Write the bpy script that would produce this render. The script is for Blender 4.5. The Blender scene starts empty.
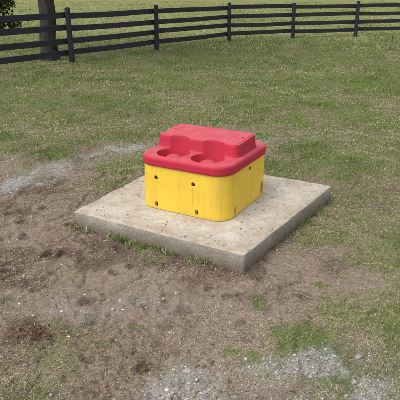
import bpy, bmesh, math, random
import numpy as np
from mathutils import Vector, Matrix
rng=np.random.default_rng(7); random.seed(7)
S=bpy.context.scene
# ------------------------------------------------------------------ helpers
def link(o,parent=None):
    S.collection.objects.link(o)
    if parent: o.parent=parent
    return o
def np_mesh(name,V,F,mat,cols=None,smooth=False,parent=None,attr=None):
    me=bpy.data.meshes.new(name)
    if not isinstance(F,list): F=[F]
    F=[np.asarray(f,dtype=np.int32) for f in F if len(f)]
    me.vertices.add(len(V)); me.vertices.foreach_set("co",np.asarray(V,dtype=np.float32).ravel())
    loops=np.concatenate([f.ravel() for f in F])
    sizes=np.concatenate([np.full(len(f),f.shape[1],dtype=np.int32) for f in F])
    starts=np.concatenate([[0],np.cumsum(sizes)[:-1]]).astype(np.int32)
    me.loops.add(len(loops)); me.loops.foreach_set("vertex_index",loops)
    me.polygons.add(len(sizes)); me.polygons.foreach_set("loop_start",starts); me.polygons.foreach_set("loop_total",sizes)
    me.update(calc_edges=True)
    me.polygons.foreach_set("use_smooth",np.full(len(sizes),smooth,dtype=bool))
    if cols is not None:
        a=me.color_attributes.new("Col",'FLOAT_COLOR','POINT')
        c=np.ones((len(V),4),dtype=np.float32); c[:,:3]=cols; a.data.foreach_set("color",c.ravel())
    if attr:
        for k,v in attr.items():
            a=me.attributes.new(k,'FLOAT','POINT'); a.data.foreach_set("value",v.astype(np.float32).ravel())
    if mat: me.materials.append(mat)
    return link(bpy.data.objects.new(name,me),parent)
def vnoise(x,y,seed=0):
    xi=np.floor(x).astype(np.int64); yi=np.floor(y).astype(np.int64); fx=x-xi; fy=y-yi
    def h(a,b):
        n=(a*374761393+b*668265263+seed*1442695041)&0xffffffff
        n=((n^(n>>13))*1274126177)&0xffffffff
        n=(n^(n>>16))&0xffffffff
        return n/4294967295.0
    sx=fx*fx*(3-2*fx); sy=fy*fy*(3-2*fy)
    return (h(xi,yi)*(1-sx)+h(xi+1,yi)*sx)*(1-sy)+(h(xi,yi+1)*(1-sx)+h(xi+1,yi+1)*sx)*sy
def fbm(x,y,oc=4,seed=0):
    t=0;a=.5;s=0
    for i in range(oc):
        t=t+a*vnoise(x*2**i+17.3*i,y*2**i-9.1*i,seed+i); s+=a; a*=.55
    return t/s
def sstep(a,b,x):
    t=np.clip((x-a)/(b-a),0,1); return t*t*(3-2*t)
class NT:
    def __init__(s,mat): s.t=mat.node_tree; s.n=s.t.nodes; s.l=s.t.links
    def add(s,typ,**k):
        n=s.n.new(typ)
        for a,b in k.items(): setattr(n,a,b)
        return n
    def link(s,a,b): s.l.new(a,b)
    def noise(s,scale,detail=4,rough=.6,vec=None):
        n=s.add('ShaderNodeTexNoise'); n.inputs['Scale'].default_value=scale; n.inputs['Detail'].default_value=detail; n.inputs['Roughness'].default_value=rough
        if vec is not None: s.link(vec,n.inputs['Vector'])
        return n.outputs['Fac']
    def ramp(s,fac,stops):
        r=s.add('ShaderNodeValToRGB'); e=r.color_ramp.elements
        while len(e)<len(stops): e.new(.5)
        for el,(p,c) in zip(e,stops):
            el.position=p; el.color=tuple(c)[:3]+(1,) if hasattr(c,'__len__') else (c,c,c,1)
        s.link(fac,r.inputs['Fac']); return r.outputs['Color']
    def mix(s,f,a,b,mode='MIX'):
        m=s.add('ShaderNodeMix',data_type='RGBA',blend_type=mode)
        for i,v in((0,f),(6,a),(7,b)):
            if hasattr(v,'is_linked'): s.link(v,m.inputs[i])
            else: m.inputs[i].default_value=(v if i==0 else tuple(v)+(1,))
        return m.outputs[2]
    def math(s,op,a,b=0.):
        m=s.add('ShaderNodeMath',operation=op)
        for i,v in((0,a),(1,b)):
            if hasattr(v,'is_linked'): s.link(v,m.inputs[i])
            else: m.inputs[i].default_value=v
        return m.outputs[0]
    def attr(s,name): 
        a=s.add('ShaderNodeAttribute'); a.attribute_name=name; return a
    def bump(s,h,dist,strength=1,prev=None):
        b=s.add('ShaderNodeBump'); b.inputs['Distance'].default_value=dist; b.inputs['Strength'].default_value=strength
        s.link(h,b.inputs['Height'])
        if prev is not None: s.link(prev,b.inputs['Normal'])
        return b.outputs['Normal']
def newmat(name,rough=.8,spec=.3):
    m=bpy.data.materials.new(name); m.use_nodes=True; t=NT(m); b=t.n['Principled BSDF']
    b.inputs['Roughness'].default_value=rough; b.inputs['Specular IOR Level'].default_value=spec
    return m,t,b
# ------------------------------------------------------------------ materials
def mat_vcol(name):
    m=bpy.data.materials.new(name); m.use_nodes=True; t=NT(m); t.n.remove(t.n['Principled BSDF'])
    d=t.add('ShaderNodeBsdfDiffuse'); t.link(t.attr('Col').outputs['Color'],d.inputs['Color']); t.link(d.outputs[0],t.n['Material Output'].inputs['Surface'])
    return m
M_leaf=mat_vcol('leaf_mat'); M_grass=mat_vcol('grass_mat'); M_straw=mat_vcol('straw_mat'); M_stone=mat_vcol('stone_mat')
# ground
M_ground=bpy.data.materials.new('ground_mat'); M_ground.use_nodes=True; t=NT(M_ground); t.n.remove(t.n['Principled BSDF'])
b=t.add('ShaderNodeBsdfDiffuse'); t.link(b.outputs[0],t.n['Material Output'].inputs['Surface'])
tc=t.add('ShaderNodeTexCoord').outputs['Object']
G=t.attr('green').outputs['Fac']; GV=t.attr('gravel').outputs['Fac']; MD=t.attr('mud').outputs['Fac']; FR=t.attr('far').outputs['Fac']; TN=t.attr('tone').outputs['Fac']
n2=t.noise(42,4,.75,tc); n3=t.noise(170,2,.7,tc)
dirt=t.ramp(n2,[(.28,(.068,.047,.033)),(.48,(.15,.112,.082)),(.62,(.225,.172,.13)),(.75,(.38,.31,.24))])
dirt=t.mix(TN,dirt,(.25,.20,.16))
dirt=t.mix(t.math('MULTIPLY',MD,.75),dirt,(.055,.034,.024))
gr=t.ramp(n2,[(.25,(.045,.06,.018)),(.5,(.105,.12,.042)),(.75,(.23,.22,.105))])
grfar=t.ramp(t.noise(.9,5,.7,tc),[(.3,(.12,.155,.045)),(.5,(.17,.19,.07)),(.7,(.26,.25,.11))])
gr=t.mix(FR,gr,grfar)
gv=t.ramp(n3,[(.3,(.13,.125,.12)),(.5,(.28,.275,.265)),(.7,(.42,.415,.405))])
c=t.mix(G,dirt,gr); c=t.mix(t.math('MULTIPLY',GV,t.ramp(n2,[(.3,.45),(.6,1.)])),c,gv); t.link(c,b.inputs['Color'])
t.link(t.bump(n2,.016,1.),b.inputs['Normal'])
# concrete
M_conc,t,b=newmat('concrete_mat',.92,.15)
tc=t.add('ShaderNodeTexCoord').outputs['Object']
geo=t.add('ShaderNodeNewGeometry'); sx=t.add('ShaderNodeSeparateXYZ'); t.link(geo.outputs['Normal'],sx.inputs[0])
px=t.add('ShaderNodeSeparateXYZ'); t.link(tc,px.inputs[0])
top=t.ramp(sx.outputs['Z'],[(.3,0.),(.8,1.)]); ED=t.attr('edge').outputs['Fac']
a1=t.noise(3.2,6,.7,tc); a2=t.noise(60,4,.75,tc); a4=t.noise(11,6,.78,tc)
ct=t.ramp(a4,[(.3,(.33,.295,.235)),(.45,(.44,.40,.335)),(.58,(.50,.465,.395)),(.72,(.58,.545,.475))])
ct=t.mix(t.ramp(a1,[(.45,0.),(.62,.75)]),ct,(.385,.325,.25))
ct=t.mix(t.ramp(t.math('MULTIPLY',a4,a1),[(.25,0.),(.36,.6)]),ct,(.28,.225,.165))
ct=t.mix(t.ramp(a2,[(.50,0.),(.72,.55)]),ct,(.25,.205,.155))
ct=t.mix(t.math('MULTIPLY',ED,t.ramp(a4,[(.38,0.),(.62,.8)])),ct,(.26,.21,.155))
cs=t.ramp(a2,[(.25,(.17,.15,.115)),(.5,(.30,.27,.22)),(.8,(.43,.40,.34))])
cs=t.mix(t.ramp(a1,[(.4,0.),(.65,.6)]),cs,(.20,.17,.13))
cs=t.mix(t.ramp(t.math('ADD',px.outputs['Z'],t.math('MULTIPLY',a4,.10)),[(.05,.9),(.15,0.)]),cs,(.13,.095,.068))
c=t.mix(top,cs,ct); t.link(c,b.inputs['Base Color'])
t.link(t.bump(a2,.007,.9),b.inputs['Normal'])
# plastics
def plastic(name,col,col2,dirtcol,rough,zlo,zhi,topdust,streak=.28):
    m,t,b=newmat(name,rough,.25)
    tc=t.add('ShaderNodeTexCoord').outputs['Object']
    a=t.noise(5,5,.65,tc); f=t.noise(90,4,.7,tc); px=t.add('ShaderNodeSeparateXYZ'); t.link(tc,px.inputs[0])
    geo=t.add('ShaderNodeNewGeometry'); sx=t.add('ShaderNodeSeparateXYZ'); t.link(geo.outputs['Normal'],sx.inputs[0])
    c=t.mix(t.ramp(a,[(.35,0.),(.7,1.)]),col,col2)
    hz=t.math('SUBTRACT',px.outputs['Z'],t.math('MULTIPLY',a,.10))
    k=t.ramp(t.math('MULTIPLY',t.math('ADD',hz,.1),2.),[(zlo,.55),(zhi,0.)])
    k=t.math('MULTIPLY',k,t.ramp(f,[(.35,.2),(.65,1.)]))
    c=t.mix(k,c,dirtcol)
    sp=t.ramp(f,[(.64,0.),(.74,.4)]); c=t.mix(sp,c,dirtcol)
    mp=t.add('ShaderNodeMapping'); mp.inputs['Scale'].default_value=(28,28,1.6); t.link(tc,mp.inputs[0])
    st=t.ramp(t.noise(1.,4,.6,mp.outputs[0]),[(.48,0.),(.72,streak)]); c=t.mix(st,c,dirtcol)
    d=t.math('MULTIPLY',t.ramp(sx.outputs['Z'],[(.6,0.),(1.,topdust)]),t.ramp(t.noise(14,4,.7,tc),[(.35,.3),(.7,1.)]))
    c=t.mix(d,c,(.55,.42,.36))
    t.link(c,b.inputs['Base Color'])
    t.link(t.ramp(f,[(.3,rough-.08),(.7,rough+.15)]),b.inputs['Roughness'])
    t.link(t.bump(t.noise(220,2,.6,tc),.0008,.6),b.inputs['Normal'])
    return m
M_yel=plastic('yellow_plastic',(.72,.49,.05),(.66,.435,.04),(.38,.26,.09),.55,.05,.17,.1,.34)
M_red=plastic('red_plastic',(.42,.020,.048),(.37,.016,.038),(.26,.04,.05),.58,-.9,-.8,.17,.2)
M_dark,t,b=newmat('dark_rubber',.6,.3); b.inputs['Base Color'].default_value=(.02,.018,.016,1)
M_water,t,b=newmat('water',.05,.5); b.inputs['Base Color'].default_value=(.03,.03,.025,1)
M_fence,t,b=newmat('fence_paint',.7,.3)
tc=t.add('ShaderNodeTexCoord').outputs['Object']; mp=t.add('ShaderNodeMapping'); mp.inputs['Scale'].default_value=(3,3,30); t.link(tc,mp.inputs[0])
f=t.noise(4,5,.7,mp.outputs[0]); t.link(t.ramp(f,[(.3,(.010,.010,.013)),(.6,(.022,.022,.027)),(.8,(.06,.06,.068))]),b.inputs['Base Color'])
M_bark,t,b=newmat('bark',.95,.1)
tc=t.add('ShaderNodeTexCoord').outputs['Object']; mp=t.add('ShaderNodeMapping'); mp.inputs['Scale'].default_value=(9,9,1.8); t.link(tc,mp.inputs[0])
f=t.noise(2.5,6,.7,mp.outputs[0]); t.link(t.ramp(f,[(.3,(.02,.018,.017)),(.55,(.06,.053,.048)),(.8,(.14,.13,.12))]),b.inputs['Base Color'])
t.link(t.bump(f,.05,1),b.inputs['Normal'])
# ------------------------------------------------------------------ layout
ANG=math.radians(-29.0); E=np.array([math.cos(ANG),math.sin(ANG)]); N=np.array([-E[1],E[0]])
UC=np.array([.047,4.108])
PADZ=.13
PAD=np.array([[-.985,3.81],[.29,3.08],[1.165,4.39],[-.26,5.18]])
def pad_dist(x,y):
    m=np.full(x.shape,1e9)
    for i in range(4):
        a=PAD[i]; d=PAD[(i+1)%4]-a; L=np.hypot(*d)
        m=np.minimum(m,(d[0]*(y-a[1])-d[1]*(x-a[0]))/L)
    return -m
def seg_d(x,y,P):
    m=np.full(x.shape,1e9)
    for (ax,ay),(bx,by) in zip(P[:-1],P[1:]):
        dx,dy=bx-ax,by-ay; tt=np.clip(((x-ax)*dx+(y-ay)*dy)/(dx*dx+dy*dy),0,1)
        m=np.minimum(m,np.hypot(x-ax-tt*dx,y-ay-tt*dy))
    return m
TUFTS=[(.46,2.40,.10,1.),(.58,2.46,.10,1.),(.66,2.37,.06,.8),(1.02,2.5,.13,.8),(.18,2.30,.08,.7),(3.2,9.8,.45,1.),(3.7,9.2,.35,.8),(1.5,5.55,.3,.9),(1.35,3.2,.13,.9),(-.45,3.47,.05,1.),(-.40,3.44,.04,.9),(1.75,4.6,.2,.6),(-.2,2.1,.07,.6),(2.3,6.4,.35,.8),(-1.9,5.9,.3,.7),(.35,2.1,.08,.7),(1.0,3.55,.12,.6),(4.2,11,.6,.7),(-3.5,9,.5,.5),(.9,7.6,.4,.5),(1.2,2.75,.1,.6),(-.55,1.95,.08,.5),(.75,2.9,.08,.6),(.1,2.6,.08,.5),(.85,3.75,.06,.7),(.62,3.42,.05,.6),(1.22,4.25,.07,.7),(.3,2.2,.1,.7),(1.3,2.3,.1,.6),(-.35,2.5,.06,.5),(-.15,2.95,.06,.5),(.35,2.75,.07,.55),(-1.2,2.7,.06,.45)]
def tuft(x,y):
    m=np.zeros(x.shape)
    wx=x+(fbm(x*9,y*9,3,5)-.5)*.18; wy=y+(fbm(x*9,y*9,3,6)-.5)*.18
    for (a,c,r,s) in TUFTS: m=np.maximum(m,s*np.exp(-((wx-a)**2+(wy-c)**2)/(r*r)))
    return m
def masks(x,y):
    n=fbm(x*1.3,y*1.3,5,3); n2=fbm(x*5,y*5,4,11)
    r=np.sqrt(((x+.85)/2.35)**2+((y-3.2)/2.05)**2)+(n-.5)*1.2+(n2-.5)*.7
    r=r+.28*sstep(-.1,1.0,x)*sstep(3.3,2.6,y)
    g=sstep(.70,1.25,r)
    g=g*(.30+.70*sstep(.34,.58,.55*n2+.45*n))
    g=np.maximum(g,.8*sstep(5.8,8,y)*sstep(.2,.45,n2*.5+n*.5))
    rr=np.exp(-((x-1.8)/.9)**2-((y-4.4)/.9)**2); g=g*(1-.55*rr)
    g=np.maximum(g,sstep(.25,.8,tuft(x,y)+(n2-.5)*.9))
    g=np.maximum(g,.5*sstep(.55,.67,fbm(x*2.6,y*2.6,5,401))*sstep(-1.8,.2,x+(2.6-y)*.4))
    wob=(fbm(x*2.4,y*2.4,4,51)-.5)
    d1=seg_d(x,y,[(-3.2,3.7),(-1.87,4.72),(-1.42,5.45),(-.7,6.15)])
    d2=seg_d(x,y,[(-.35,1.78),(.45,1.95),(1.15,2.10),(2.2,2.15)])
    d3=seg_d(x,y,[(.8,6.3),(1.5,6.5)])
    gv=sstep(.36,.05,d1+wob*.5)*1.
    gv=np.maximum(gv,sstep(.34,.02,d2+wob*.9)*.8)
    gv=np.maximum(gv,sstep(.25,.0,d3+wob*.4)*.45)
    gv=np.maximum(gv,.40*np.exp(-((x+.6)/.4)**2-((y-2.75)/.2)**2)*sstep(.4,.6,n2))
    gv=gv*(.2+.8*sstep(.36,.60,n2))
    g=g*(1-.5*sstep(.3,.9,gv))
    mud=sstep(.56,.72,fbm(x*2.1,y*2.1,4,77))*(1-g)*sstep(3.8,2.6,np.hypot(x+.8,y-3.2))*.8
    mud=np.maximum(mud,1.*np.exp(-((x+.9)/.11)**2-((y-2.40)/.07)**2))
    mud=np.maximum(mud,.9*np.exp(-((x+1.15)/.2)**2-((y-2.95)/.06)**2))
    pdm=pad_dist(x,y); mud=np.maximum(mud,.65*sstep(.11,.0,pdm)*sstep(-.2,0,pdm))  # mask also darkens a band of ground along the pad edge
    return g,gv,np.clip(mud,0,1)
HP=[]
hr=np.random.default_rng(33)
for i in range(120):
    a,c=hr.uniform(-1.9,1.1),hr.uniform(1.5,4.3)
    if hr.random()<sstep(1.4,.0,np.array([a+.4]))[0]*.8+.15: HP.append((a,c,hr.uniform(.032,.055),hr.uniform(0,3.14),hr.uniform(.6,1.1)))
def hoof(x,y):
    z=np.zeros(x.shape)
    for a,c,r,an,s in HP:
        m=(np.abs(x-a)<.16)&(np.abs(y-c)<.16)
        if not m.any(): continue
        dx=x[m]-a;dy=y[m]-c; u=(dx*math.cos(an)+dy*math.sin(an))/1.25; v=-dx*math.sin(an)+dy*math.cos(an)
        d=np.hypot(u,v)/r
        z[m]+=s*(-.017*sstep(1.1,.6,d)+.009*np.exp(-((d-1.35)/.28)**2))
    return z
def gh(x,y,hf=True):
    near=sstep(14,6,np.hypot(x,y-3.5))
    pdm=pad_dist(x,y)
    g=(fbm(x*.7,y*.7,3,91)-.5)*.07*sstep(.0,.9,pdm)
    n=fbm(x*6,y*6,5,21); n3=fbm(x*22,y*22,3,41)
    ridg=np.abs(fbm(x*3.3,y*3.3,4,61)-.5)*2
    z=g+near*((n-.5)*.038+(n3-.5)*.026-.018*sstep(.16,.0,ridg))
    z=z+near*.025*np.exp(-((x+.9)/.10)**2-((y-2.40)/.06)**2)*(.5+n3)
    if hf: z=z+hoof(x,y)*sstep(.0,.1,pdm)
    return z-.000
# ------------------------------------------------------------------ ground
def axis(lo,hi,step,far_lo,far_hi,ratio):
    mid=list(np.arange(lo,hi,step)); a=[];v=mid[0];s=step
    while v>far_lo: s*=ratio; v-=s; a.append(v)
    b_=[];v=mid[-1];s=step
    while v<far_hi: s*=ratio; v+=s; b_.append(v)
    return np.array(a[::-1]+mid+b_)
gx=axis(-1.9,1.9,.0085,-1500,1500,1.055); gy=axis(1.5,4.9,.0085,-600,2500,1.034)
X,Y=np.meshgrid(gx,gy); Z=gh(X,Y)
g,gv,mud=masks(X,Y)
mud=np.clip(mud+np.clip(-hoof(X,Y)*45,0,.6)*(1-g),0,1)  # mask also darkens hoof print hollows, more with depth
tone=sstep(.40,.66,fbm(X*2.2,Y*2.2,4,501))*.45
far=sstep(18,23,Y+0*X)
far=np.maximum(far,sstep(9,14,np.abs(X)))
nx,ny=len(gx),len(gy); idx=np.arange(nx*ny).reshape(ny,nx)
F=np.stack([idx[:-1,:-1],idx[:-1,1:],idx[1:,1:],idx[1:,:-1]],-1).reshape(-1,4)
np_mesh('ground',np.stack([X,Y,Z],-1).reshape(-1,3),F,M_ground,smooth=True,attr=dict(green=g,gravel=gv,mud=mud,far=far,tone=tone))
# ------------------------------------------------------------------ blades
def blades(name,x,y,z,h,w,lean,az,col,mat,parent=None,curl=1.0):
    n=len(x); d=np.stack([np.cos(az),np.sin(az)],1); p=np.stack([-d[:,1],d[:,0]],1)
    l2=np.minimum(lean*(1+.5*curl),1.65)
    b0=np.stack([x,y,z],1); hm=h*.5
    mid=b0+np.concatenate([d*(hm*np.sin(lean))[:,None],(hm*np.cos(lean))[:,None]],1)
    tip=mid+np.concatenate([d*(hm*np.sin(l2))[:,None],(hm*np.cos(l2))[:,None]],1)
    s=np.concatenate([p*(w/2)[:,None],np.zeros((n,1))],1)
    V=np.stack([b0-s,b0+s,mid+s*.85,mid-s*.85,tip],1).reshape(-1,3)
    i=np.arange(n)[:,None]*5
    q=i+np.array([[0,1,2,3]]); tr=i+np.array([[3,2,4]])
    return np_mesh(name,V,[q,tr],mat,cols=np.repeat(col,5,0),parent=parent)
def sample(n,y0,y1,spread=.5,pad=.9):
    y=np.exp(rng.uniform(math.log(y0),math.log(y1),n)); x=rng.uniform(-1,1,n)*(spread*y+pad); return x,y
def grasscol(n,dry):
    gcol=np.array([[.115,.175,.042],[.14,.20,.056],[.18,.225,.078],[.085,.14,.034]])[rng.integers(0,4,n)]
    dcol=np.array([[.38,.34,.20],[.31,.28,.15],[.46,.42,.28],[.26,.23,.13]])[rng.integers(0,4,n)]
    k=(rng.random(n)<dry)[:,None]
    return np.where(k,dcol,gcol)*rng.uniform(.75,1.25,(n,1))
x,y=sample(680000,1.35,23,.46,.5)
g,gv,mud=masks(x,y); tf=tuft(x,y)
patch=fbm(x*1.7,y*1.7,4,151)
dens=np.clip(g*1.1,0,1)*(1-.75*gv)*(.6+.5*sstep(.35,.6,patch))+.035
keep=(rng.random(len(x))<dens)&(pad_dist(x,y)>.004)
x,y,g,tf,patch=x[keep],y[keep],g[keep],tf[keep],patch[keep]; n=len(x)
dryn=fbm(x*.9,y*.9,4,131); dryf=fbm(x*4,y*4,3,141)
dry=np.clip(.24+(dryn-.5)*2.0+(dryf-.5)*1.8-tf*.6+.10*(g<.5),.03,.92)
sc=np.clip(y/5,.55,2.4)
clump=sstep(.46,.66,fbm(x*2.6,y*2.6,5,157))
h=rng.uniform(.012,.030,n)*(.8+.35*sc)*(.70+.6*tf+1.0*clump)
w=rng.uniform(.0012,.0029,n)*sc*1.3
lean=rng.uniform(.15,1.35,n); az=rng.uniform(0,2*math.pi,n)
gc=grasscol(n,dry*(1-.5*clump))*(1.05-.2*clump)[:,None]
blades('grass',x,y,gh(x,y)-.002,h,w,lean,az,gc,M_grass)
# weeds against the slab: fringe plus a few leafy clumps along the front-left edge
tt=rng.random(12000)*4; k=tt.astype(int); fr=tt-k
a=PAD[k]; d=PAD[(k+1)%4]-a; L=np.hypot(d[:,0],d[:,1])[:,None]; nr_=np.stack([d[:,1],-d[:,0]],1)/L
p=a+d*fr[:,None]+nr_*rng.exponential(.013,12000)[:,None]+nr_*.004
m=rng.random(12000)<sstep(.46,.66,fbm(p[:,0]*5,p[:,1]*5,3,601))*np.where(k==0,.55,1.)
p=p[m]
for fr0,cnt,sp in [(.10,60,.03),(.30,110,.03),(.345,200,.022),(.40,90,.03),(.62,60,.025),(.8,50,.03)]:
    q=PAD[0]+(PAD[1]-PAD[0])*fr0+np.array([-.49,-.87])*.022
    p=np.r_[p,q+rng.normal(0,sp,(cnt,2))*np.array([1,.4])]
p=p[pad_dist(p[:,0],p[:,1])>.003]; n=len(p)
blades('weeds',p[:,0],p[:,1],gh(p[:,0],p[:,1],False),rng.uniform(.02,.065,n),rng.uniform(.0016,.0042,n),rng.uniform(.1,1.0,n),rng.uniform(0,6.28,n),grasscol(n,np.full(n,.33)),M_grass)
# dead straw lying on the mud
x,y=sample(330000,1.35,10,.46,.5)
g,gv,mud=masks(x,y)
cl=sstep(.38,.58,fbm(x*3.1,y*3.1,5,171))
keep=(rng.random(len(x))<(.15+.85*cl)*(1-.6*gv)*(1-.6*mud)*(1-.3*g))&(pad_dist(x,y)>.005)
x,y=x[keep],y[keep]; n=len(x); sc=np.clip(y/5,.55,2.)
col=np.array([[.42,.345,.24],[.33,.26,.175],[.52,.45,.34],[.20,.15,.105],[.36,.33,.20]])[rng.integers(0,5,n)]*rng.uniform(.7,1.15,(n,1))
blades('dead_grass',x,y,gh(x,y)+.002,rng.uniform(.012,.042,n)*(.7+.3*sc),rng.uniform(.0010,.0026,n)*sc,rng.uniform(1.2,1.58,n),rng.uniform(0,2*math.pi,n),col,M_straw,curl=.1)
# ------------------------------------------------------------------ gravel stones
def ico():
    bm=bmesh.new(); bmesh.ops.create_icosphere(bm,subdivisions=1,radius=1); bm.verts.ensure_lookup_table()
    v=np.array([q.co[:] for q in bm.verts]); f=np.array([[a.index for a in q.verts] for q in bm.faces]); bm.free(); return v,f
IV,IF=ico()
def stones(name,x,y,z,size,col,mat,parent=None):
    n=len(x); k=len(IV)
    sc3=size[:,None]*rng.uniform(.6,1.25,(n,3)); sc3[:,2]*=.65
    V=IV[None]*rng.uniform(.72,1.15,(n,k,1))*sc3[:,None,:]
    a=rng.uniform(0,6.28,n); c,s=np.cos(a)[:,None],np.sin(a)[:,None]
    vx=V[:,:,0]*c-V[:,:,1]*s; vy=V[:,:,0]*s+V[:,:,1]*c
    V=np.stack([vx+x[:,None],vy+y[:,None],V[:,:,2]+z[:,None]],-1).reshape(-1,3)
    F=(np.arange(n)[:,None,None]*k+IF[None]).reshape(-1,3)
    return np_mesh(name,V,F,mat,cols=np.repeat(col,k,0),parent=parent)
x,y=sample(150000,1.35,8,.46,.5); g,gv,mud=masks(x,y)
keep=(rng.random(len(x))<np.clip(gv,0,1)**1.3*.8+.006)&(pad_dist(x,y)>.02); x,y=x[keep],y[keep]; n=len(x)
base=np.array([[.32,.315,.305],[.26,.255,.25],[.44,.43,.41],[.20,.19,.18],[.30,.27,.23]])[rng.integers(0,5,n)]*rng.uniform(.75,1.15,(n,1))
size=np.exp(rng.normal(math.log(.0044),.45,n))*np.clip(.75+y/12,.8,1.3)
stones('gravel',x,y,gh(x,y)+size*.1,size,base,M_stone)
# mud clods
x,y=sample(70000,1.35,6,.46,.5); g,gv,mud=masks(x,y)
keep=(rng.random(len(x))<(1-g)*(.12+.4*mud))&(pad_dist(x,y)>.0); x,y=x[keep],y[keep]; n=len(x)
x=np.r_[x,rng.normal(-.9,.065,300)]; y=np.r_[y,rng.normal(2.40,.045,300)]; n=len(x)
col=np.array([[.12,.085,.06],[.17,.128,.096],[.23,.18,.14]])[rng.integers(0,3,n)]*rng.uniform(.8,1.1,(n,1)); col[-300:]=np.array([.10,.056,.040])*rng.uniform(.6,1.4,(300,1))
size=np.exp(rng.normal(math.log(.0043),.5,n)); size[-300:]*=1.1
stones('mud_clods',x,y,gh(x,y)+size*.1,size,col,M_stone)
# ------------------------------------------------------------------ fallen leaves
def leaves(name,x,y,z,size,col,parent=None):
    n=len(x); a=rng.uniform(0,6.28,n)
    L=np.array([[-1,0],[-.3,.45],[.45,.4],[1,0],[.45,-.4],[-.3,-.45]])
    zz=np.array([.0,.25,.3,.1,.25,.2])[None]*rng.uniform(.3,1.6,(n,1))
    vx=L[None,:,0]*size[:,None]; vy=L[None,:,1]*size[:,None]; c,s=np.cos(a)[:,None],np.sin(a)[:,None]
    V=np.stack([vx*c-vy*s+x[:,None],vx*s+vy*c+y[:,None],z[:,None]+zz*size[:,None]+.003],-1).reshape(-1,3)
    i=np.arange(n)[:,None]*6
    F=np.concatenate([i+np.array([[0,1,2,3]]),i+np.array([[0,3,4,5]])])
    return np_mesh(name,V,F,M_leaf,cols=np.repeat(col,6,0),parent=parent)
x,y=sample(480,1.4,10,.46,.5); k=pad_dist(x,y)>.03; x,y=x[k],y[k]; n=len(x)
col=np.array([[.20,.12,.07],[.28,.19,.11],[.15,.10,.065],[.34,.27,.16]])[rng.integers(0,4,n)]*rng.uniform(.7,1.2,(n,1))
x=np.r_[x,-.71,-.62,-1.0]; y=np.r_[y,2.38,2.85,4.1]; col=np.r_[col,[[.55,.45,.12]]*2,[[.45,.37,.1]]]
leaves('fallen_leaves',x,y,gh(x,y),np.r_[rng.uniform(.006,.016,n),.014,.010,.012],col)
# ------------------------------------------------------------------ concrete pad
def make_pad():
    bm=bmesh.new()
    lo=[bm.verts.new((p[0],p[1],-.06)) for p in PAD]; hi=[bm.verts.new((p[0],p[1],PADZ)) for p in PAD]
    bm.faces.new(hi); bm.faces.new(lo[::-1])
    for i in range(4): bm.faces.new([lo[i],lo[(i+1)%4],hi[(i+1)%4],hi[i]])
    bmesh.ops.recalc_face_normals(bm,faces=bm.faces)
    bmesh.ops.bevel(bm,geom=[e for e in bm.edges],offset=.010,segments=2,affect='EDGES',profile=.6)
    for it in range(3):
        long=[e for e in bm.edges if e.calc_length()>.035]
        bmesh.ops.subdivide_edges(bm,edges=long,cuts=2 if it else 4,use_grid_fill=True)
    co=np.array([v.co[:] for v in bm.verts])
    n1=fbm(co[:,0]*9+co[:,2]*20,co[:,1]*9-co[:,2]*14,4,201)-.5; n2=fbm(co[:,0]*30+co[:,2]*30,co[:,1]*30,3,211)-.5
    ch=sstep(.60,.76,fbm(co[:,0]*14,co[:,1]*14,3,221))
    c0=PAD.mean(0); pdx=pad_dist(co[:,0],co[:,1])
    ed=sstep(-.035,0,pdx)
    for v,a,b2,e_,h_ in zip(bm.verts,n1,n2,ed,ch):
        d=Vector((v.co.x-c0[0],v.co.y-c0[1],0)).normalized()
        up=1 if v.co.z>.11 else 0
        v.co+=d*(a*.014*e_+b2*.010*e_-h_*.014*e_*up); v.co.z+=a*.004+b2*.008*e_*up-h_*.012*e_*up
    me=bpy.data.meshes.new('concrete_pad'); bm.to_mesh(me); bm.free()
    at=me.attributes.new('edge','FLOAT','POINT'); at.data.foreach_set('value',sstep(-.22,-.01,pdx).astype(np.float32))
    me.materials.append(M_conc); o=link(bpy.data.objects.new('concrete_pad',me))
    for p in me.polygons: p.use_smooth=True
    return o
make_pad()
def rand_on_pad(n,edge=False):
    out=[]
    while len(out)<n:
        x=rng.uniform(-1,1.2); y=rng.uniform(3.05,5.2)
        pd=pad_dist(np.array([x]),np.array([y]))[0]
        if pd<-.015 and (not edge or rng.random()<math.exp(pd/.12)):
            r=np.array([x,y])-UC
            if abs(r@E)<.41 and abs(r@N)<.43: continue
            out.append((x,y))
    return np.array(out)
P=rand_on_pad(60); n=len(P)
leaves('leaf_litter',P[:,0],P[:,1],np.full(n,PADZ+.001),rng.uniform(.004,.014,n),np.array([.24,.17,.10])*rng.uniform(.5,1.4,(n,1)))
P=np.r_[rand_on_pad(600),rand_on_pad(900,True)]; n=len(P); s_=np.exp(rng.normal(math.log(.0020),.5,n))
stones('dirt_crumbs',P[:,0],P[:,1],PADZ+s_*.3,s_,np.array([.25,.20,.15])*rng.uniform(.6,1.5,(n,1)),M_stone)
P=np.r_[rand_on_pad(160),rand_on_pad(220,True)]; n=len(P)
blades('straw_bits',P[:,0],P[:,1],np.full(n,PADZ+.003),rng.uniform(.012,.045,n),rng.uniform(.001,.002,n),np.full(n,1.55),rng.uniform(0,6.28,n),np.array([.36,.29,.19])*rng.uniform(.5,1.3,(n,1)),M_straw,curl=0)
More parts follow.
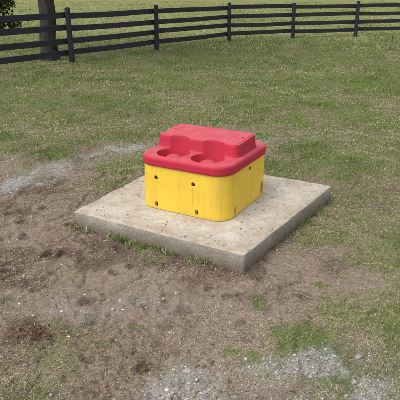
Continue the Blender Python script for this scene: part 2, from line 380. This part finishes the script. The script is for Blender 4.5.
# ------------------------------------------------------------------ livestock waterer
root=bpy.data.objects.new('livestock_waterer',None); link(root)
root.location=(UC[0],UC[1],PADZ); root.rotation_euler=(0,0,ANG)
def rrect(hx,hy,r,seg=14,side=10):
    pts=[]
    cs=[(hx-r,hy-r,0),(-hx+r,hy-r,90),(-hx+r,-hy+r,180),(hx-r,-hy+r,270)]
    for k,(cx,cy,a0) in enumerate(cs):
        arc=[(cx+r*math.cos(math.radians(a0+90*i/seg)),cy+r*math.sin(math.radians(a0+90*i/seg))) for i in range(seg+1)]
        pts+=arc
        nx_=cs[(k+1)%4]; a1=nx_[2]; q=(nx_[0]+r*math.cos(math.radians(a1)),nx_[1]+r*math.sin(math.radians(a1)))
        for i in range(1,side): pts.append((arc[-1][0]+(q[0]-arc[-1][0])*i/side,arc[-1][1]+(q[1]-arc[-1][1])*i/side))
    return pts
def loft(name,rings,mat,parent=root):
    n=len(rings[0]); V=[p for r in rings for p in r]; F=[]
    for k in range(len(rings)-1):
        for i in range(n):
            j=(i+1)%n; F.append((k*n+i,k*n+j,(k+1)*n+j,(k+1)*n+i))
    me=bpy.data.meshes.new(name)
    faces=F+[tuple(range(n-1,-1,-1)),tuple(range((len(rings)-1)*n,len(rings)*n))]
    me.from_pydata([tuple(v) for v in V],[],faces); me.materials.append(mat)
    for p in me.polygons: p.use_smooth=True
    return link(bpy.data.objects.new(name,me),parent)
HX,HY,R0=.387,.405,.13
prof=[(0,-.006),(.006,0),(.03,.001),(.09,.0),(.18,-.001),(.27,-.002),(.33,-.004),(.35,-.005),(.358,-.012)]
rings=[[(a,b_,z) for a,b_ in rrect(HX+o,HY+o,R0+o)] for z,o in prof]
body=loft('base_shell',rings,M_yel)
def box(name,c,s,mat=None,bev=.004,parent=root,rot=(0,0,0)):
    bm=bmesh.new(); bmesh.ops.create_cube(bm,size=1); bmesh.ops.scale(bm,vec=s,verts=bm.verts)
    if bev: bmesh.ops.bevel(bm,geom=list(bm.edges),offset=bev,segments=3,affect='EDGES')
    me=bpy.data.meshes.new(name); bm.to_mesh(me); bm.free()
    if mat: me.materials.append(mat)
    for p in me.polygons: p.use_smooth=True
    o=link(bpy.data.objects.new(name,me),parent); o.location=c; o.rotation_euler=rot; return o
cut=[]
for c,s in [((-.22,-HY,.045),(.026,.05,.045)),((.14,-HY,.045),(.026,.05,.045)),((HX,-.24,.05),(.05,.032,.06)),((HX,.27,.07),(.05,.05,.105)),
            ((-.22,-HY,.262),(.034,.03,.034)),((.11,-HY,.262),(.034,.03,.034)),((HX,.02,.31),(.03,.05,.03)),
            ((.11,-HY,.165),(.006,.010,.15))]:
    cut.append(box('cutter',c,s,None,.006 if s[0]>.01 else .0012))
bpy.context.view_layer.update()
for c_ in cut:
    m=body.modifiers.new('b','BOOLEAN'); m.operation='DIFFERENCE'; m.solver='EXACT'; m.object=c_
dg=bpy.context.evaluated_depsgraph_get(); me=bpy.data.meshes.new_from_object(body.evaluated_get(dg)); body.modifiers.clear(); body.data=me
for c_ in cut: bpy.data.objects.remove(c_,do_unlink=True)
me.materials.clear(); me.materials.append(M_yel)
me.set_sharp_from_angle(angle=math.radians(40))
for i,(c,s) in enumerate([((-.22,-HY+.013,.262),(.026,.014,.026)),((.11,-HY+.013,.262),(.026,.014,.026)),((HX-.014,.02,.31),(.014,.038,.022))]):
    box('latch_%d'%i,c,s,M_dark,.004)
for i,(c,s) in enumerate([((-.22,-HY+.024,.03),(.024,.012,.034)),((.14,-HY+.024,.03),(.024,.012,.034)),((HX-.018,-.24,.04),(.014,.028,.045)),((HX-.018,.27,.06),(.014,.042,.08))]):
    box('notch_block_%d'%i,c,s,M_dark,.003)  # dark blocks set into the back of the base notches
# lid: rotomoulded shell with two drinking wells and a raised housing
LX,LY,LR=.395,.413,.145; Z0=.432
def sdf(x,y,cx,cy,hx,hy,r):
    qx=np.abs(x-cx)-hx+r; qy=np.abs(y-cy)-hy+r
    return np.hypot(np.maximum(qx,0),np.maximum(qy,0))+np.minimum(np.maximum(qx,qy),0)-r
WELLS=[(-.155,-.245),(.15,-.245)]; WR=.120
def lidz(x,y):
    d=-sdf(x,y,0,0,LX,LY,LR); R=.030
    dd=np.clip(d,0,R); z=Z0-(R-np.sqrt(np.maximum(R*R-(R-dd)**2,0)))
    hs=sdf(x,y,-.008,.035,.364,.185,.055)
    dw=np.minimum(*[np.hypot(x-a,y-b_) for a,b_ in WELLS])
    k=sstep(.006,-.012,hs)*sstep(WR+.004,WR+.022,dw)
    inner=sstep(-.006,-.016,hs+.014)
    top=.102+.014*sstep(-.1,.2,y)-.006*(1-inner)
    top=top-.005*np.exp(-((y-.01)/.004)**2)*(np.abs(x)<.34)
    z=z+k*top
    wz=Z0-.115+.03*(dw/WR)**2
    kk=sstep(WR+.010,WR-.010,dw)
    z=z*(1-kk)+wz*kk
    z=z+.010*np.exp(-((x)/.03)**2-((y+.34)/.03)**2)
    return z
na=760; nr=200
th=np.linspace(0,2*math.pi,na,endpoint=False)
lo_=np.zeros(na); hi_=np.full(na,1.)
for _ in range(40):
    m_=(lo_+hi_)/2; s_=sdf(m_*np.cos(th),m_*np.sin(th),0,0,LX,LY,LR); lo_=np.where(s_<0,m_,lo_); hi_=np.where(s_<0,hi_,m_)
br=lo_
ss=np.linspace(0.004,1,nr); ss=1-(1-ss)**1.15
RR=ss[:,None]*br[None]; XX=RR*np.cos(th); YY=RR*np.sin(th); ZZ=lidz(XX,YY)
V=[np.stack([XX,YY,ZZ],-1).reshape(-1,3)]
for dz,o in [(-.038,1.0),(-.046,1.001),(-.058,1.003),(-.068,1.003),(-.074,.998),(-.075,.98),(-.06,.95)]:
    V.append(np.stack([br*o*np.cos(th),br*o*np.sin(th),np.full(na,Z0+dz)],-1))
V=np.concatenate([v.reshape(-1,3) for v in V]); rows=nr+7
idx=np.arange(rows*na).reshape(rows,na); nxt=np.roll(idx,-1,1)
F=np.stack([idx[:-1],idx[1:],nxt[1:],nxt[:-1]],-1).reshape(-1,4)
c_i=len(V); V=np.concatenate([V,[[0,0,float(lidz(np.array([0.]),np.array([0.]))[0])]]])
Ft=np.stack([np.full(na,c_i),idx[0],nxt[0]],-1)
np_mesh('lid',V,[F,Ft],M_red,smooth=True,parent=root)
def uvs(name,c,r,mat,sc=(1,1,1)):
    bm=bmesh.new(); bmesh.ops.create_uvsphere(bm,u_segments=64,v_segments=40,radius=r); bmesh.ops.scale(bm,vec=sc,verts=bm.verts)
    me=bpy.data.meshes.new(name); bm.to_mesh(me); bm.free(); me.materials.append(mat)
    for p in me.polygons: p.use_smooth=True
    o=link(bpy.data.objects.new(name,me),root); o.location=c; return o
for i,(a,b_) in enumerate(WELLS):
    uvs('float_ball_%d'%i,(a,b_,Z0-.110),.095,M_red)
    bm=bmesh.new(); bmesh.ops.create_circle(bm,cap_ends=True,segments=64,radius=WR-.006)
    me=bpy.data.meshes.new('water_%d'%i); bm.to_mesh(me); bm.free(); me.materials.append(M_water)
    o=link(bpy.data.objects.new('water_%d'%i,me),root); o.location=(a,b_,Z0-.075)
for i,(a,b_) in enumerate([(-.31,.05),(.30,.05)]):
    uvs('screw_%d'%i,(a,b_,float(lidz(np.array([a]),np.array([b_]))[0])),.007,M_dark,(1,1,.4))
# ------------------------------------------------------------------ fence
fence=bpy.data.objects.new('board_fence',None); link(fence)
FP=[(-14.4,-2.6),(-12.6,.1),(-10.8,2.8),(-9.0,5.5),(-7.1,8.2),(-5.2,11.0),(-3.26,13.84),(-1.31,16.67),(1.03,19.6),(3.47,20.75),(6.09,21.7),(8.7,22.6),(11.3,23.5),(13.9,24.4),(16.5,25.3),(19.1,26.2)]
def obox(name,a,b_,zc0,zc1,hgt,thk):
    a=np.array(a);b_=np.array(b_); d=b_-a; L=np.hypot(*d)
    bm=bmesh.new(); bmesh.ops.create_cube(bm,size=1); bmesh.ops.scale(bm,vec=(L,thk,hgt),verts=bm.verts)
    bmesh.ops.bevel(bm,geom=list(bm.edges),offset=.004,segments=1,affect='EDGES')
    lg=[e for e in bm.edges if e.calc_length()>1]; bmesh.ops.subdivide_edges(bm,edges=lg,cuts=6,use_grid_fill=True)
    sg=random.uniform(-.014,.006); ph=random.uniform(0,6)
    for v in bm.verts:
        u=v.co.x/L*2; v.co.z+=sg*(1-u*u)+.002*math.sin(u*3+ph); v.co.y+=.004*math.sin(u*4+ph*2)
    me=bpy.data.meshes.new(name); bm.to_mesh(me); bm.free(); me.materials.append(M_fence)
    o=link(bpy.data.objects.new(name,me),fence); c=(a+b_)/2; o.location=(c[0],c[1],(zc0+zc1)/2)
    o.rotation_euler=(0,-math.atan2(zc1-zc0,L),math.atan2(d[1],d[0])); return o
for i,(px_,py_) in enumerate(FP):
    hgt=1.27+random.uniform(-.03,.04)
    bm=bmesh.new(); bmesh.ops.create_cone(bm,cap_ends=True,segments=16,radius1=.075,radius2=.066,depth=hgt+.2)
    tp=[e for e in bm.edges if all(v.co.z>0 for v in e.verts)]; bmesh.ops.bevel(bm,geom=tp,offset=.015,segments=2,affect='EDGES')
    me=bpy.data.meshes.new('post'); bm.to_mesh(me); bm.free(); me.materials.append(M_fence)
    o=link(bpy.data.objects.new('post_%d'%i,me),fence); o.location=(px_,py_,hgt/2-.1); o.rotation_euler=(random.uniform(-.02,.02),random.uniform(-.02,.02),0)
    if i:
        a=np.array(FP[i-1]);b_=np.array(FP[i]); d=(b_-a)/np.hypot(*(b_-a)); nrm=np.array([-d[1],d[0]])*.085
        for k,zz in enumerate([.24,.53,.82,1.12]):
            obox('board_%d_%d'%(i,k),a+nrm,b_+nrm,zz+random.uniform(-.02,.02),zz+random.uniform(-.02,.02),.14,.024)
# ------------------------------------------------------------------ tree
def limb(V,Fq,p0,p1,r0,r1,seg=14,n=9,wob=.05):
    p0=np.array(p0,float);p1=np.array(p1,float); ax=(p1-p0)/np.linalg.norm(p1-p0)
    u=np.cross(ax,[.3,.9,.1]); u/=np.linalg.norm(u); v=np.cross(ax,u); base=len(V)
    off=rng.normal(0,wob,(n+1,3)); off[0]=0; off[-1]=0
    for k in range(n+1):
        t_=k/n; c=p0+(p1-p0)*t_+off[k]; r=r0+(r1-r0)*t_
        for i in range(seg):
            a=2*math.pi*i/seg; rr=r*(1+.10*math.sin(3*a+k*.3)+.05*math.sin(7*a)+rng.normal(0,.015)); V.append(c+rr*(math.cos(a)*u+math.sin(a)*v))
    for k in range(n):
        for i in range(seg):
            j=(i+1)%seg; Fq.append((base+k*seg+i,base+k*seg+j,base+(k+1)*seg+j,base+(k+1)*seg+i))
def leafmass(name,centers,radii,n,size,cols,parent=None,sq=.75):
    centers=np.array(centers);radii=np.array(radii); w=radii**2; w=w/w.sum()
    k=rng.choice(len(centers),n,p=w); d=rng.normal(size=(n,3)); d/=np.linalg.norm(d,axis=1)[:,None]
    r=rng.uniform(.25,1,n)**.5; bumps=1+.25*np.sin(d[:,0]*5+k)*np.cos(d[:,1]*6+k*2)
    p=centers[k]+d*(radii[k]*r*bumps)[:,None]*np.array([1,1,sq])
    p=p[p[:,2]>0.02]; n=len(p)
    a=rng.normal(size=(n,3)); a/=np.linalg.norm(a,axis=1)[:,None]; b_=np.cross(a,rng.normal(size=(n,3))); b_/=np.linalg.norm(b_,axis=1)[:,None]
    s=(size*rng.uniform(.6,1.3,n))[:,None]
    V=np.stack([p-a*s,p+b_*s*.5,p+a*s,p-b_*s*.5],1).reshape(-1,3)
    F=np.arange(n)[:,None]*4+np.array([[0,1,2,3]])
    c=np.array(cols)[rng.integers(0,len(cols),n)]*rng.uniform(.6,1.25,(n,1))
    return np_mesh(name,V,F,M_leaf,cols=np.repeat(c,4,0),parent=parent)
def make_tree(loc,r,hgt,crown,nleaf,name='tree'):
    t0=bpy.data.objects.new(name,None); link(t0); t0.location=loc
    V=[];Fq=[]
    limb(V,Fq,(0,0,-.1),(0,0,.35),r*1.3,r*1.02,20,4,.01); limb(V,Fq,(0,0,.3),(.12,.05,hgt*.45),r*1.03,r*.75,20,14,.02)
    cs=[];rs=[]
    for i in range(9):
        a=i*2.4; z=hgt*(.3+.035*i); q=(math.cos(a)*crown*rng.uniform(.5,.85),math.sin(a)*crown*rng.uniform(.5,.85),z+hgt*rng.uniform(.15,.35))
        limb(V,Fq,(.06,.03,z),q,r*.38,r*.08,8,7,.06); cs.append(q); rs.append(crown*rng.uniform(.28,.42))
        q2=tuple(np.array(q)*np.array([.6,.6,1.12])); cs.append(q2); rs.append(crown*rng.uniform(.25,.4))
    limb(V,Fq,(.12,.05,hgt*.44),(.2,-.1,hgt*.85),r*.7,r*.15,12,8,.06); cs.append((.2,-.1,hgt*.88)); rs.append(crown*.4)
    np_mesh('trunk',np.array(V),np.array(Fq),M_bark,smooth=True,parent=t0)
    leafmass('crown',cs,rs,nleaf,.12,[(.05,.085,.02),(.07,.105,.03),(.09,.12,.035),(.12,.12,.04)],parent=t0)
make_tree((-3.95,14.4,0),.2,9.5,3.4,9000)
cs=[];rs=[]
for i in range(16):
    cs.append((-8.7+rng.uniform(-2,.8),22+rng.uniform(-1,1.5),rng.uniform(.3,1.5)));rs.append(rng.uniform(.5,.9))
leafmass('bush',cs,rs,8000,.10,[(.035,.055,.02),(.05,.075,.025),(.08,.10,.035)])
# pasture beyond the fence: short green turf, patchy
nn=120000; y=np.exp(rng.uniform(math.log(16.5),math.log(80),nn)); x=rng.uniform(-1,1,nn)*(.5*y+1)
dd=fbm(x*.35,y*.25,4,301); tall=sstep(.5,.7,fbm(x*.5+3,y*.25,4,311))
blades('pasture_grass',x,y,gh(x,y,False),rng.uniform(.025,.07,nn)*(1+.9*tall),rng.uniform(.010,.022,nn)*np.clip(y/25,.7,2.5),rng.uniform(.3,1.2,nn),rng.uniform(0,6.28,nn),grasscol(nn,np.clip(.28+(dd-.5)*2.2,.03,.9))*(1.0-.25*tall)[:,None],M_grass)
cs=[];rs=[]
for i in range(120):
    a=rng.uniform(-1.25,1.25); D=rng.uniform(150,190); r=rng.uniform(3.5,7); cs.append((math.sin(a)*D,math.cos(a)*D,r*rng.uniform(.6,1.3)));rs.append(r)
leafmass('distant_trees',cs,rs,20000,1.1,[(.04,.06,.022),(.055,.08,.03),(.08,.09,.035)],sq=1.)
# ------------------------------------------------------------------ light
w=bpy.data.worlds.new('World'); S.world=w; w.use_nodes=True; nt=w.node_tree; bg=nt.nodes['Background']
sky=nt.nodes.new('ShaderNodeTexSky'); sky.sky_type='NISHITA'; sky.sun_disc=False
to_sun=Vector((-.42,-.28,.87)).normalized()
sky.sun_elevation=math.asin(to_sun.z); sky.sun_rotation=math.atan2(to_sun.x,to_sun.y); sky.dust_density=3; sky.air_density=1.0
hs=nt.nodes.new('ShaderNodeHueSaturation'); hs.inputs['Saturation'].default_value=.3; hs.inputs['Value'].default_value=2.0
nt.links.new(sky.outputs[0],hs.inputs['Color']); nt.links.new(hs.outputs[0],bg.inputs['Color']); bg.inputs['Strength'].default_value=.15
sd=bpy.data.lights.new('sun','SUN'); sd.energy=1.3; sd.angle=math.radians(35); sd.color=(1,.96,.9)
so=link(bpy.data.objects.new('sun',sd)); so.rotation_euler=to_sun.to_track_quat('Z','Y').to_euler()
# ------------------------------------------------------------------ camera
cd=bpy.data.cameras.new('camera'); cd.sensor_width=36; cd.lens=47.7; cd.clip_end=6000
co=link(bpy.data.objects.new('camera',cd)); co.location=(0,0,1.75); co.rotation_euler=(math.radians(68.2),0,0); S.camera=co
S.view_settings.view_transform='Standard'; S.view_settings.look='None'; S.view_settings.exposure=0
